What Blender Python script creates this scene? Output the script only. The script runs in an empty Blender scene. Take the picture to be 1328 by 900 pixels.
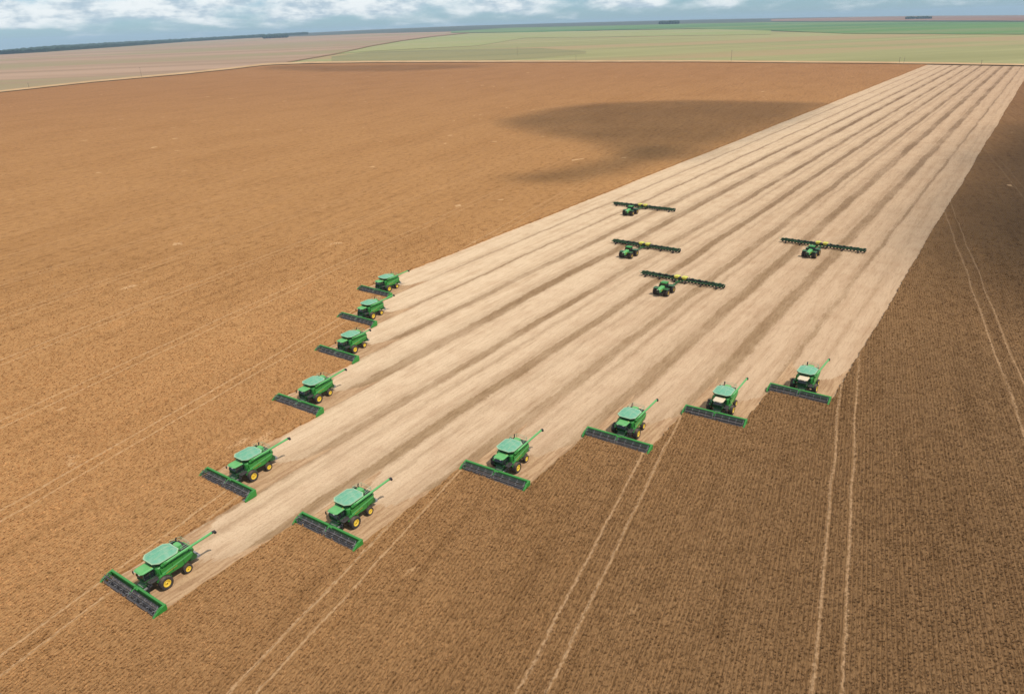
import bpy, math, random
import numpy as np
from mathutils import Vector, Matrix
from mathutils.geometry import tessellate_polygon
random.seed(7); RNG = np.random.default_rng(7)
R = math.radians
sc = bpy.context.scene
col = sc.collection

# ------------------------------------------------------------------ camera
CAM_H, FPX, PITCH, ROLL = 68.5, 962.0, R(23.3), R(-1.85)
fwd = Vector((0, math.cos(PITCH), -math.sin(PITCH)))
up0 = Vector((0, math.sin(PITCH), math.cos(PITCH)))
r0 = Vector((1, 0, 0))
cr, sr = math.cos(ROLL), math.sin(ROLL)
right = cr * r0 + sr * up0
up = -sr * r0 + cr * up0
cd = bpy.data.cameras.new('camera'); cam = bpy.data.objects.new('camera', cd); col.objects.link(cam)
cd.sensor_width = 36; cd.lens = 36 * FPX / 1328; cd.clip_start = 0.5; cd.clip_end = 120000
M3 = Matrix((right, up, -fwd)).transposed()
cam.matrix_world = Matrix.Translation((0, 0, CAM_H)) @ M3.to_4x4()
sc.camera = cam

# ------------------------------------------------------------------ world, sun, exposure
SUN_AZ, SUN_EL = 122.0, 60.0          # clockwise from +Y, degrees
SUN = Vector((math.cos(R(SUN_EL)) * math.sin(R(SUN_AZ)), math.cos(R(SUN_EL)) * math.cos(R(SUN_AZ)), math.sin(R(SUN_EL))))
world = bpy.data.worlds.new('World'); sc.world = world; world.use_nodes = True
wt = world.node_tree; wt.nodes.clear()
def wn(t, **k):
    n = wt.nodes.new(t)
    for a, b in k.items(): setattr(n, a, b)
    return n
sky = wn('ShaderNodeTexSky', sky_type='NISHITA', sun_disc=False, sun_elevation=R(SUN_EL), sun_rotation=R(SUN_AZ),
         altitude=600, air_density=1.0, dust_density=0.6, ozone_density=1.5)
bg = wn('ShaderNodeBackground'); bg.inputs[1].default_value = 0.1
bgc = wn('ShaderNodeBackground'); bgc.inputs[1].default_value = 1.0
mixs = wn('ShaderNodeMixShader'); outw = wn('ShaderNodeOutputWorld')
tc = wn('ShaderNodeTexCoord'); sep = wn('ShaderNodeSeparateXYZ')
wt.links.new(tc.outputs['Generated'], sep.inputs[0])
def wm(op, a, b=None, c=None, clamp=False):
    n = wn('ShaderNodeMath', operation=op); n.use_clamp = clamp
    for i, v in enumerate((a, b, c)):
        if v is None: continue
        if isinstance(v, (int, float)): n.inputs[i].default_value = v
        else: wt.links.new(v, n.inputs[i])
    return n.outputs[0]
def wmap(v, a, b, c=0.0, d=1.0, smooth=True):
    n = wn('ShaderNodeMapRange'); n.interpolation_type = 'SMOOTHSTEP' if smooth else 'LINEAR'
    wt.links.new(v, n.inputs[0])
    for i, x in enumerate((a, b, c, d)): n.inputs[i + 1].default_value = x
    return n.outputs[0]
az = wm('ARCTAN2', sep.outputs[0], sep.outputs[1])
zz = wm('MAXIMUM', sep.outputs[2], 0.0)
# perspective of a flat cloud deck: features shrink toward the horizon
el = wm('POWER', zz, 0.62)
cv = wn('ShaderNodeCombineXYZ')
wt.links.new(wm('MULTIPLY', az, 13.0), cv.inputs[0]); wt.links.new(wm('MULTIPLY', el, 15.0), cv.inputs[1])
n1 = wn('ShaderNodeTexNoise'); n1.inputs['Scale'].default_value = 1.0; n1.inputs['Detail'].default_value = 9; n1.inputs['Roughness'].default_value = 0.52
wt.links.new(cv.outputs[0], n1.inputs['Vector'])
n2 = wn('ShaderNodeTexNoise'); n2.inputs['Scale'].default_value = 1.9; n2.inputs['Detail'].default_value = 8; n2.inputs['Roughness'].default_value = 0.6
wt.links.new(cv.outputs[0], n2.inputs['Vector'])
cover = wm('ADD', wm('ADD', wmap(zz, 0.002, 0.026, -0.16, 0.13), wmap(zz, 0.05, 0.4, 0.0, -0.05)), wmap(az, -0.15, 0.35, 0.0, -0.05))
dens = wmap(wm('ADD', n1.outputs[0], cover), 0.38, 0.64)
bright = wmap(n2.outputs[0], 0.36, 0.60, 0.0, 1.0)
crp = wn('ShaderNodeMix', data_type='RGBA')
crp.inputs[6].default_value = (0.42, 0.52, 0.60, 1); crp.inputs[7].default_value = (0.84, 0.87, 0.87, 1)
wt.links.new(bright, crp.inputs[0])
wt.links.new(crp.outputs[2], bgc.inputs[0])
skt = wn('ShaderNodeMix', data_type='RGBA', blend_type='MULTIPLY'); skt.inputs[0].default_value = 1
wt.links.new(sky.outputs[0], skt.inputs[6]); skt.inputs[7].default_value = (0.50, 0.73, 1.0, 1)
wt.links.new(skt.outputs[2], bg.inputs[0])
wt.links.new(wm('MULTIPLY', dens, 0.92), mixs.inputs[0])
wt.links.new(bg.outputs[0], mixs.inputs[1]); wt.links.new(bgc.outputs[0], mixs.inputs[2])
wt.links.new(mixs.outputs[0], outw.inputs[0])

sd = bpy.data.lights.new('sun', 'SUN'); sd.energy = 3.6; sd.angle = R(0.53); sd.color = (1.0, 0.95, 0.87)
sun = bpy.data.objects.new('sun', sd); col.objects.link(sun)
sun.rotation_euler = SUN.to_track_quat('Z', 'Y').to_euler(); sun.location = (100, -100, 300)

sc.render.engine = 'CYCLES'
sc.view_settings.view_transform = 'Standard'; sc.view_settings.look = 'None'
sc.view_settings.gamma = 1; sc.view_settings.use_curve_mapping = False
sc.view_settings.exposure = 0.20
sc.cycles.max_bounces = 6; sc.cycles.transparent_max_bounces = 128; sc.cycles.volume_bounces = 0

# ------------------------------------------------------------------ tagging
def tag(o, label=None, cat=None, group=None, kind=None):
    if label: o['label'] = label
    if cat: o['category'] = cat
    if group: o['group'] = group
    if kind: o['kind'] = kind
    return o
def empty(name, loc=(0, 0, 0), rz=0):
    o = bpy.data.objects.new(name, None); col.objects.link(o); o.location = loc; o.rotation_euler = (0, 0, rz)
    o.empty_display_size = 0.5
    return o
def copy_tree(o, parent=None):
    c = o.copy(); col.objects.link(c); c.parent = parent
    for ch in o.children: copy_tree(ch, c)
    return c
def mesh_obj(name, V, F, mat, parent=None, smooth=False):
    me = bpy.data.meshes.new(name); me.from_pydata([tuple(v) for v in V], [], F); me.update()
    if mat: me.materials.append(mat)
    if smooth: me.polygons.foreach_set('use_smooth', [True] * len(me.polygons))
    o = bpy.data.objects.new(name, me); col.objects.link(o); o.parent = parent
    return o

# ------------------------------------------------------------------ materials
class NT:
    def __init__(s, name):
        s.m = bpy.data.materials.new(name); s.m.use_nodes = True; s.t = s.m.node_tree
        s.b = s.t.nodes['Principled BSDF']; s.out = s.t.nodes['Material Output']
    def n(s, t, **k):
        x = s.t.nodes.new(t)
        for a, b in k.items(): setattr(x, a, b)
        return x
    def put(s, sock, v):
        if isinstance(v, (int, float, tuple)): sock.default_value = v
        else: s.t.links.new(v, sock)
    def math(s, op, a, b=None, c=None, clamp=False):
        n = s.n('ShaderNodeMath', operation=op); n.use_clamp = clamp
        for i, v in enumerate((a, b, c)):
            if v is not None: s.put(n.inputs[i], v)
        return n.outputs[0]
    def pos(s):
        if not hasattr(s, '_p'):
            g = s.n('ShaderNodeNewGeometry'); sp = s.n('ShaderNodeSeparateXYZ'); s.t.links.new(g.outputs['Position'], sp.inputs[0])
            s._p = (g.outputs['Position'], sp.outputs[0], sp.outputs[1], sp.outputs[2])
        return s._p
    def axis(s, ax, ay):     # ax*x + ay*y
        _, x, y, z = s.pos()
        return s.math('MULTIPLY_ADD', x, ax, s.math('MULTIPLY', y, ay))
    def comb(s, x, y, z=0.0):
        c = s.n('ShaderNodeCombineXYZ')
        for i, v in enumerate((x, y, z)): s.put(c.inputs[i], v)
        return c.outputs[0]
    def noise(s, vec, scale=1.0, detail=4, rough=0.5, dist=0.0):
        n = s.n('ShaderNodeTexNoise'); s.t.links.new(vec, n.inputs['Vector'])
        n.inputs['Scale'].default_value = scale; n.inputs['Detail'].default_value = detail
        n.inputs['Roughness'].default_value = rough; n.inputs['Distortion'].default_value = dist
        return n.outputs[0]
    def map(s, v, a, b, c=0.0, d=1.0, smooth=True):
        n = s.n('ShaderNodeMapRange'); n.interpolation_type = 'SMOOTHSTEP' if smooth else 'LINEAR'
        s.put(n.inputs[0], v)
        for i, x in enumerate((a, b, c, d)): s.put(n.inputs[i + 1], x)
        return n.outputs[0]
    def mix(s, f, a, b, mode='MIX'):
        n = s.n('ShaderNodeMix', data_type='RGBA', blend_type=mode)
        for i, v in ((0, f), (6, a), (7, b)):
            if isinstance(v, tuple) and len(v) == 3: v = v + (1,)
            s.put(n.inputs[i], v)
        return n.outputs[2]
    def bump(s, h, dist=0.1, strength=1.0):
        n = s.n('ShaderNodeBump'); n.inputs['Strength'].default_value = strength; n.inputs['Distance'].default_value = dist
        s.t.links.new(h, n.inputs['Height']); s.t.links.new(n.outputs[0], s.b.inputs['Normal'])
    def done(s, colr, rough=0.9, spec=0.15, metal=0.0):
        s.put(s.b.inputs['Base Color'], colr if not (isinstance(colr, tuple) and len(colr) == 3) else colr + (1,))
        s.put(s.b.inputs['Roughness'], rough); s.b.inputs['Specular IOR Level'].default_value = spec
        s.b.inputs['Metallic'].default_value = metal
        return s.m
def S(r, g, b):   # sRGB 0-255 to linear
    f = lambda c: (c / 255 / 12.92) if c <= 10 else ((c / 255 + 0.055) / 1.055) ** 2.4
    return (f(r), f(g), f(b))
def K(c, k): return tuple(x * k for x in c)

# directions: harvest direction 55 deg, crop rows 65.2 deg
HD = R(55.0); RD = R(65.2)
hu = (math.cos(HD), math.sin(HD)); hv = (math.sin(HD), -math.cos(HD))     # along, across (to the right)
ru = (math.cos(RD), math.sin(RD)); rw = (math.sin(RD), -math.cos(RD))

ALB = 0.72    # photographed colour -> surface colour
def crop_material(name, plant=False):
    m = NT(name)
    p, x, y, z = m.pos()
    s_ = m.axis(*ru); w_ = m.axis(*rw); v_ = m.axis(*hv)
    u_ = m.axis(*hu)
    dist = m.math('SQRT', m.math('ADD', m.math('MULTIPLY', x, x), m.math('MULTIPLY', y, y)))
    # crop tone plus light falloff painted in: ochre left, darker brown right
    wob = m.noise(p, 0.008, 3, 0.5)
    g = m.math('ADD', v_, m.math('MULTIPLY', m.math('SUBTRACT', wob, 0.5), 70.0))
    light_fall = m.map(g, -150.0, 15.0)
    base = m.mix(light_fall, K(S(206, 154, 100), ALB), K(S(148, 113, 77), ALB * 0.95))
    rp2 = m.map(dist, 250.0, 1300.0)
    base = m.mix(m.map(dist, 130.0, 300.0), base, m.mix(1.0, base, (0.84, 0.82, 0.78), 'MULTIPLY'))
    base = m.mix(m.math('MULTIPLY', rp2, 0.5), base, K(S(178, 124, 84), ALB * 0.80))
    # broad mottling and long streaks that follow the rows
    big = m.noise(m.comb(m.math('MULTIPLY', w_, 0.03), m.math('MULTIPLY', s_, 0.010)), 1.0, 6, 0.6)
    base = m.mix(m.map(big, 0.40, 0.66, 0.0, 0.30), base, m.mix(1.0, base, (0.74, 0.68, 0.60), 'MULTIPLY'))
    st = m.noise(m.comb(m.math('MULTIPLY', w_, 0.32), m.math('MULTIPLY', s_, 0.022)), 1.0, 7, 0.66)
    dsh = m.noise(m.comb(m.math('MULTIPLY', w_, 0.55), m.math('MULTIPLY', s_, 0.11)), 1.0, 5, 0.7)
    base = m.mix(m.math('MULTIPLY', m.map(dsh, 0.54, 0.68), m.map(dist, 120.0, 260.0, 0.15, 0.65)), base, m.mix(1.0, base, (0.72, 0.68, 0.62), 'MULTIPLY'))
    base = m.mix(m.map(st, 0.50, 0.70, 0.0, 0.48), base, m.mix(1.0, base, (0.66, 0.62, 0.56), 'MULTIPLY'))
    base = m.mix(m.map(st, 0.46, 0.30, 0.0, 0.45), base, m.mix(1.0, base, (1.22, 1.2, 1.15), 'MULTIPLY'))
    # plant scale mottling
    fine = m.noise(m.comb(m.math('MULTIPLY', w_, 4.4), m.math('MULTIPLY', s_, 1.15)), 1.0, 4, 0.72)
    fade = m.map(dist, 90.0, 420.0, 1.0, 0.6)
    base = m.mix(m.math('MULTIPLY', m.map(fine, 0.50, 0.66), m.math('MULTIPLY', fade, 0.85)), base, m.mix(1.0, base, (0.44, 0.41, 0.37), 'MULTIPLY'))
    base = m.mix(m.math('MULTIPLY', m.map(fine, 0.46, 0.32), m.math('MULTIPLY', fade, 0.8)), base, m.mix(1.0, base, (1.45, 1.46, 1.46), 'MULTIPLY'))
    mid = m.noise(m.comb(m.math('MULTIPLY', w_, 0.75), m.math('MULTIPLY', s_, 0.45)), 1.0, 5, 0.7)
    base = m.mix(m.map(mid, 0.50, 0.68, 0.0, 0.32), base, m.mix(1.0, base, (0.66, 0.62, 0.56), 'MULTIPLY'))
    mid2 = m.noise(m.comb(m.math('MULTIPLY', w_, 0.42), m.math('MULTIPLY', s_, 0.24), 3.0), 1.0, 5, 0.72)
    base = m.mix(m.math('MULTIPLY', m.map(mid2, 0.50, 0.64), m.map(dist, 130.0, 280.0, 0.25, 0.75)), base, m.mix(1.0, base, (0.68, 0.64, 0.58), 'MULTIPLY'))
    base = m.mix(m.math('MULTIPLY', m.map(mid2, 0.46, 0.34), m.map(dist, 130.0, 280.0, 0.1, 0.6)), base, m.mix(1.0, base, (1.18, 1.17, 1.16), 'MULTIPLY'))
    # planting rows
    rowp = m.math('FRACT', m.math('MULTIPLY_ADD', w_, 1.0 / 0.55, m.math('MULTIPLY', m.noise(m.comb(w_, m.math('MULTIPLY', s_, 0.3)), 0.6, 3), 0.5)))
    rowd = m.math('ABSOLUTE', m.math('SUBTRACT', rowp, 0.5))
    rowk = m.math('MULTIPLY', m.map(rowd, 0.20, 0.46), m.map(m.noise(m.comb(m.math('MULTIPLY', w_, 1.3), m.math('MULTIPLY', s_, 0.4)), 1.0, 3, 0.6), 0.35, 0.6, 0.25, 1.0))
    rfade = m.math('MULTIPLY', m.map(dist, 110.0, 300.0, 1.0, 0.0), m.map(light_fall, 0.0, 0.8, 0.08, 0.62))
    base = m.mix(m.math('MULTIPLY', rowk, rfade), base, m.mix(1.0, base, (0.50, 0.46, 0.42), 'MULTIPLY'))
    if not plant:
        # wheel tracks of the sprayer, a pair every 30 m
        wn_ = m.math('MULTIPLY', m.math('SUBTRACT', m.noise(m.comb(0.0, s_, 0.0), 0.035, 4), 0.5), 2.0)
        wn2 = m.math('MULTIPLY', m.math('SUBTRACT', m.noise(p, 1.6, 4, 0.75), 0.5), 1.3)
        ww = m.math('ADD', m.math('ADD', w_, wn_), wn2)
        track = None
        for off in (3.9, 6.9):
            fr = m.math('WRAP', m.math('SUBTRACT', ww, off), 15.0, -15.0)
            d = m.math('ABSOLUTE', fr)
            k = m.map(d, 0.05, 0.33 if off < 5 else 0.27, 1.0, 0.0)
            track = k if track is None else m.math('MAXIMUM', track, k)
        brk = m.map(m.noise(m.comb(w_, m.math('MULTIPLY', s_, 0.9)), 1.3, 5, 0.8), 0.38, 0.56, 0.05, 1.0)
        tf = m.math('MULTIPLY', track, m.math('MULTIPLY', brk, m.math('MULTIPLY', m.map(dist, 150.0, 480.0, 0.80, 0.15), m.map(light_fall, 0.0, 0.6, 0.85, 0.85))))
        base = m.mix(tf, base, m.mix(light_fall, K(S(226, 184, 138), ALB), K(S(206, 166, 124), ALB)))
        # sparse bleached spots where the crop has lodged
        lod = m.noise(m.comb(m.math('MULTIPLY', w_, 0.09), m.math('MULTIPLY', s_, 0.05)), 1.0, 3, 0.6)
        base = m.mix(m.map(lod, 0.685, 0.72, 0.0, 0.75), base, K(S(222, 176, 126), ALB))
        m.bump(m.math('ADD', fine, m.math('MULTIPLY', m.math('SUBTRACT', 1.0, rowk), 0.35)), 0.28, 0.8)
    else:
        oi = m.n('ShaderNodeObjectInfo')
        base = m.mix(1.0, base, m.mix(oi.outputs['Random'], (0.86, 0.84, 0.82), (1.40, 1.42, 1.45)), 'MULTIPLY')
    return m.done(base, 0.95, 0.05)
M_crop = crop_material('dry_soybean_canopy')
M_plant = crop_material('dry_soybean_plant', True)

VB = [-152.2, -140.6, -129.0, -117.0, -104.9, -93.2, -81.3, -68.9, -56.6, -44.7, -33.8, -22.6]
UV = [(142.7, -146.4), (124.2, -134.8), (106.0, -123.0), (84.1, -111.0), (58.8, -99.0), (35.5, -87.3), (58.8, -75.1), (84.0, -62.7),
      (104.6, -50.6), (121.8, -39.2), (139.0, -28.4)]
def stubble_material():
    m = NT('straw_stubble'); p, x, y, z = m.pos()
    u_ = m.axis(*hu); v_ = m.axis(*hv)
    wob = m.math('MULTIPLY', m.math('SUBTRACT', m.noise(m.comb(m.math('MULTIPLY', v_, 0.05), m.math('MULTIPLY', u_, 0.035)), 1.0, 4, 0.6), 0.5), 3.0)
    wob2 = m.math('MULTIPLY', m.math('SUBTRACT', m.noise(m.comb(m.math('MULTIPLY', v_, 0.4), m.math('MULTIPLY', u_, 0.30)), 1.0, 5, 0.75), 0.5), 1.5)
    wob3 = m.math('MULTIPLY', m.math('SUBTRACT', m.noise(p, 1.3, 3, 0.7), 0.5), 1.2)
    vv = m.math('ADD', m.math('ADD', m.math('ADD', v_, wob), wob2), wob3)
    dist = m.math('SQRT', m.math('ADD', m.math('MULTIPLY', x, x), m.math('MULTIPLY', y, y)))
    # dark, thinly covered bands between neighbouring passes (centre, half width, depth)
    bands = [(-141.3, .45, .75), (-130.0, .55, .85), (-118.2, 1.2, .9), (-107.2, 1.75, 1.), (-94.3, 1.3, .95), (-89.9, .5, .4), (-82.0, 1.4, .95), (-78.0, .5, .35),
             (-69.3, 1.5, .9), (-65.5, .5, .4), (-57.0, 1.9, .95), (-45.0, 1.9, .9), (-34.3, .65, .8), (-28.0, .35, .25)]
    dark = None
    for c, hw, k in bands:
        d = m.math('ABSOLUTE', m.math('SUBTRACT', vv, c))
        q = m.map(d, hw * 0.60, hw * 1.20 + 0.15, k, 0.0)
        q2 = m.map(m.math('ABSOLUTE', m.math('SUBTRACT', vv, c - hw * .6)), hw * 0.8, hw * 1.9 + 0.8, k * 0.34, 0.0)
        q = m.math('MAXIMUM', q, q2)
        dark = q if dark is None else m.math('MAXIMUM', dark, q)
    brk = m.noise(m.comb(m.math('MULTIPLY', v_, 0.10), m.math('MULTIPLY', u_, 0.02)), 1.0, 4, 0.6)
    dark = m.math('MULTIPLY', dark, m.map(brk, 0.30, 0.60, 0.5, 1.0))
    lightc = m.mix(m.map(v_, -150.0, -30.0), K(S(233, 203, 167), ALB * 1.06), K(S(217, 183, 147), ALB))
    lightc = m.mix(m.map(dist, 150.0, 320.0), lightc, m.mix(1.0, lightc, (0.93, 0.92, 0.90), 'MULTIPLY'))
    lightc = m.mix(m.map(dist, 300.0, 1300.0, 0.0, 0.55), lightc, K(S(204, 168, 134), ALB))
    darkc = m.mix(m.map(dist, 120.0, 450.0), K(S(172, 140, 104), ALB), K(S(150, 120, 90), ALB))
    base = m.mix(dark, lightc, darkc)
    streak = m.noise(m.comb(m.math('MULTIPLY', v_, 2.2), m.math('MULTIPLY', u_, 0.16)), 1.0, 6, 0.7)
    base = m.mix(m.map(streak, 0.48, 0.66, 0.0, 0.62), base, m.mix(1.0, base, (0.72, 0.68, 0.63), 'MULTIPLY'))
    s3 = m.noise(m.comb(m.math('MULTIPLY', v_, 0.45), m.math('MULTIPLY', u_, 0.02)), 1.0, 5, 0.6)
    base = m.mix(m.map(s3, 0.44, 0.66, 0.0, 0.6), base, m.mix(1.0, base, (0.80, 0.75, 0.70), 'MULTIPLY'))
    # plant rows of the cut stems run at an angle to the passes
    w_ = m.axis(*rw); s_ = m.axis(*ru)
    rows = m.noise(m.comb(m.math('MULTIPLY', w_, 1.8), m.math('MULTIPLY', s_, 0.25)), 1.0, 3, 0.6)
    base = m.mix(m.math('MULTIPLY', m.map(rows, 0.46, 0.62), m.math('MULTIPLY_ADD', dark, 0.30, 0.12)), base, m.mix(1.0, base, (0.66, 0.60, 0.54), 'MULTIPLY'))
    fine = m.noise(p, 2.8, 5, 0.8)
    base = m.mix(m.map(fine, 0.50, 0.64, 0.0, 0.60), base, m.mix(1.0, base, (0.70, 0.66, 0.60), 'MULTIPLY'))
    base = m.mix(m.map(fine, 0.46, 0.34, 0.0, 0.4), base, m.mix(1.0, base, (1.14, 1.13, 1.12), 'MULTIPLY'))
    blo = m.noise(p, 0.12, 5, 0.6)
    base = m.mix(m.map(blo, 0.45, 0.65, 0.0, 0.4), base, m.mix(1.0, base, (0.82, 0.76, 0.72), 'MULTIPLY'))
    m.bump(fine, 0.12, 0.6)
    return m.done(base, 0.95, 0.08)
M_stub = stubble_material()

def far_material(name, c1, c2, c3=None, sx=0.0012, sy=0.006, amt=1.0):
    m = NT(name); p, x, y, z = m.pos()
    az_ = m.math('ARCTAN2', x, y)
    dist = m.math('SQRT', m.math('ADD', m.math('MULTIPLY', x, x), m.math('MULTIPLY', y, y)))
    a = m.noise(m.comb(m.math('MULTIPLY', m.math('ADD', x, m.math('MULTIPLY', y, .3)), sx), m.math('MULTIPLY', m.math('SUBTRACT', y, m.math('MULTIPLY', x, .25)), sy)), 1.0, 6, 0.62)
    base = m.mix(m.map(a, 0.36, 0.62, 0.0, amt), c1, c2)
    b = m.noise(m.comb(m.math('MULTIPLY', x, sx * 0.7), m.math('MULTIPLY', y, sy * 0.35), 5.0), 1.0, 4, 0.5)
    if c3: base = m.mix(m.map(b, 0.48, 0.60), base, c3)
    return m.done(base, 0.97, 0.05)
AF = 0.56
M_soil = far_material('bare_soil', K(S(176, 130, 92), AF), K(S(150, 108, 76), AF), None, 0.05, 0.05)
M_land = far_material('distant_land', K(S(170, 150, 115), AF), K(S(150, 140, 110), AF), None, 0.0008, 0.002)
M_track = far_material('pale_dirt', K(S(236, 196, 146), AF), K(S(216, 174, 126), AF), None, 0.02, 0.02)
M_tan = far_material('pale_stubble_field', K(S(208, 172, 142), AF), K(S(184, 152, 122), AF), K(S(182, 162, 122), AF), 0.0007, 0.004)
M_khaki = far_material('khaki_pasture', K(S(190, 182, 126), AF), K(S(172, 166, 112), AF), K(S(196, 170, 124), AF), 0.0007, 0.005)
M_lime = far_material('young_green_crop', K(S(176, 180, 116), AF), K(S(188, 182, 126), AF), None, 0.0006, 0.002)
M_olive = far_material('olive_crop', K(S(158, 152, 108), AF), K(S(172, 162, 114), AF), None, 0.0006, 0.004)
M_green = far_material('green_crop', K(S(118, 156, 92), AF), K(S(146, 160, 106), AF), K(S(110, 148, 92), AF), 0.0004, 0.002)
M_bluegr = far_material('far_dark_field', K(S(92, 104, 92), AF), K(S(114, 112, 96), AF), None, 0.0003, 0.001)
M_pink = far_material('far_tan_field', K(S(180, 140, 112), AF), K(S(160, 122, 98), AF), None, 0.0003, 0.0008)
M_wood = far_material('far_woodland', (0.022, 0.040, 0.020), (0.032, 0.052, 0.028), None, 0.004, 0.004)

# ------------------------------------------------------------------ the land
def pix_dir(px, py):
    x = (px - 664) / FPX; y = -(py - 450) / FPX
    return right * x + up * y + fwd
HOR = [(-400, 92), (-150, 78), (0, 67), (60, 61.5), (150, 56.5), (240, 52), (330, 46.5), (480, 39), (600, 34), (720, 30.5), (900, 26), (1060, 23), (1190, 21), (1328, 20), (1500, 20.5), (1800, 22)]
RN, RF = 2600.0, 14000.0
ha, he = [], []
for q in HOR:
    d = pix_dir(*q); ha.append(math.atan2(d.x, d.y)); he.append(d.z / math.hypot(d.x, d.y))
def land_z(az, r):
    e = np.interp(az, [-math.pi] + ha + [math.pi], [-.002] + he + [-.002])
    zR = CAM_H + e * RF
    r = np.asarray(r, float)
    t = np.clip((r - RN) / (RF - RN), 0, 1) ** 1.35
    return zR * t - np.maximum(r - RF, 0) * 0.012
azs = sorted(set([round(a, 3) for a in np.arange(-180, -56, 6)] + [round(a, 3) for a in np.arange(-56, 56.01, 0.5)] + [round(a, 3) for a in np.arange(60, 180, 6)]))
rs = np.concatenate([[30, 100, 300, 800, 1500, 2100, 2600], np.geomspace(2800, 14000, 60), [15000, 18000, 24000]])
V = [(0, 0, 0)]; F = []
for a in azs:
    a = R(a)
    for r in rs: V.append((r * math.sin(a), r * math.cos(a), float(land_z(a, r))))
nr, na = len(rs), len(azs)
for i in range(na):
    j = (i + 1) % na
    F.append((0, 1 + j * nr, 1 + i * nr))
    for k in range(nr - 1):
        F.append((1 + i * nr + k, 1 + j * nr + k, 1 + j * nr + k + 1, 1 + i * nr + k + 1))
o = mesh_obj('ground', V, F, M_land, smooth=True); tag(o, kind='structure')

def pix_r(px, py):
    """azimuth and distance where the line of sight through a traced point meets the land"""
    d = pix_dir(px, py); a = math.atan2(d.x, d.y); e = d.z / math.hypot(d.x, d.y)
    lo, hi = 40.0, RF
    if (land_z(a, hi) - CAM_H) / hi <= e: return a, hi
    for _ in range(50):
        m_ = (lo + hi) / 2
        if (float(land_z(a, m_)) - CAM_H) / m_ < e: lo = m_
        else: hi = m_
    return a, (lo + hi) / 2
def G(px, py):
    a, r = pix_r(px, py); return (r * math.sin(a), r * math.cos(a))
def lin(pts, x): return float(np.interp(x, [p[0] for p in pts], [p[1] for p in pts]))
BND = [(-400, 163), (-150, 137), (0, 121), (120, 108), (240, 97.3), (300, 91), (345, 85.6), (400, 83.5), (480, 82.4), (664, 81.8), (900, 81.6), (1100, 83.3), (1195, 84.2), (1328, 86.6), (1500, 91), (1800, 100)]
HL = [(p[0], p[1]) for p in HOR]
def band(name, bot, top, mat, x0, x1, level, nx=90, ny=10, height=0.0, kind='structure'):
    V, F = [], []
    xs = np.linspace(x0, x1, nx)
    rows = ny + 1
    for x in xs:
        yb, yt = lin(bot, x), lin(top, x)
        ab, rb = pix_r(x, yb); at_, rt = pix_r(x, min(yt, yb - 0.02))
        for k in range(rows):
            f = k / ny; r = 1.0 / ((1 - f) / rb + f / rt); a = ab * (1 - f) + at_ * f
            zz_ = float(land_z(a, r)) + level * (0.06 + r * 0.00010) + (height * (0.75 + 0.5 * random.random()) if height else 0)
            V.append((r * math.sin(a), r * math.cos(a), zz_))
    for i in range(nx - 1):
        for k in range(ny):
            F.append((i * rows + k, (i + 1) * rows + k, (i + 1) * rows + k + 1, i * rows + k + 1))
    if height:      # a skirt toward the viewer so the wood has a side
        b0 = len(V)
        for i in range(nx):
            x, y, z = V[i * rows]; V.append((x, y, z - height * 1.6))
        for i in range(nx - 1): F.append((i * rows, b0 + i, b0 + i + 1, (i + 1) * rows))
    o = mesh_obj(name, V, F, mat, smooth=False); tag(o, kind=kind)
    return o
def up_(pts, d): return [(x, y - d) for x, y in pts]
DIAG = [(-400, 40), (360, 40), (600, 34)]
# pale stubble plain to the left, ending along the diagonal lane
diag_top = [(372, 82), (400, 77), (435, 71), (480, 61), (520, 54), (560, 48.5), (610, 43.5)]
tan_bot = [(-400, 163), (-150, 137), (0, 121), (120, 108), (240, 97.3), (300, 91), (345, 85.4), (372, 82), (400, 77), (435, 71), (480, 61), (520, 54), (560, 48.5), (610, 43.5)]
tan_top = [(-400, 100), (-150, 86), (0, 69), (100, 62.5), (240, 54), (330, 50), (480, 44), (610, 40)]
band('pale_field', tan_bot, tan_top, M_tan, -400, 608, 1.0, ny=14)
kh_bot = [(372, 82.3), (480, 81.6), (664, 81), (900, 80.8), (1100, 82.4), (1328, 85.8), (1500, 90), (1800, 99)]
kh_top = [(372, 81.5), (400, 76.5), (435, 70.5), (480, 60.5), (520, 53.5), (560, 49), (610, 46), (700, 43), (800, 41.5), (900, 39.5), (1100, 43.5), (1328, 44.5), (1800, 47)]
band('pasture', kh_bot, kh_top, M_khaki, 372, 1780, 1.0, ny=14)
band('olive_field', [(430, 80.5), (600, 80.2), (700, 76), (760, 70)], [(430, 74), (480, 67.5), (600, 65), (700, 63), (760, 67)], M_olive, 430, 760, 2.0, ny=8)
band('lime_field', [(440, 70.5), (480, 67), (560, 63), (620, 60), (680, 50), (960, 46), (1010, 45)], [(440, 70), (480, 60.5), (520, 53.5), (560, 48.5), (610, 44), (700, 42), (900, 38.5), (1010, 39)], M_lime, 440, 1000, 3.0)
band('green_field', [(585, 43.5), (700, 42.3), (800, 39.5), (900, 38.0), (1000, 40.5), (1100, 44.5), (1328, 45.5), (1800, 48)],
     [(585, 41.5), (660, 37), (800, 34), (900, 31.5), (1060, 28.5), (1200, 29), (1328, 29), (1800, 31)], M_green, 585, 1780, 4.0)
band('far_plain', [(330, 50), (480, 44), (610, 41), (700, 37), (800, 34.3), (900, 31.8), (1060, 28.8), (1100, 29.2)],
     [(330, 46.7), (480, 39.3), (600, 34.3), (720, 30.8), (900, 26.3), (1060, 23.4), (1100, 22.9)], M_bluegr, 330, 1100, 2.0, ny=5)
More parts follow.
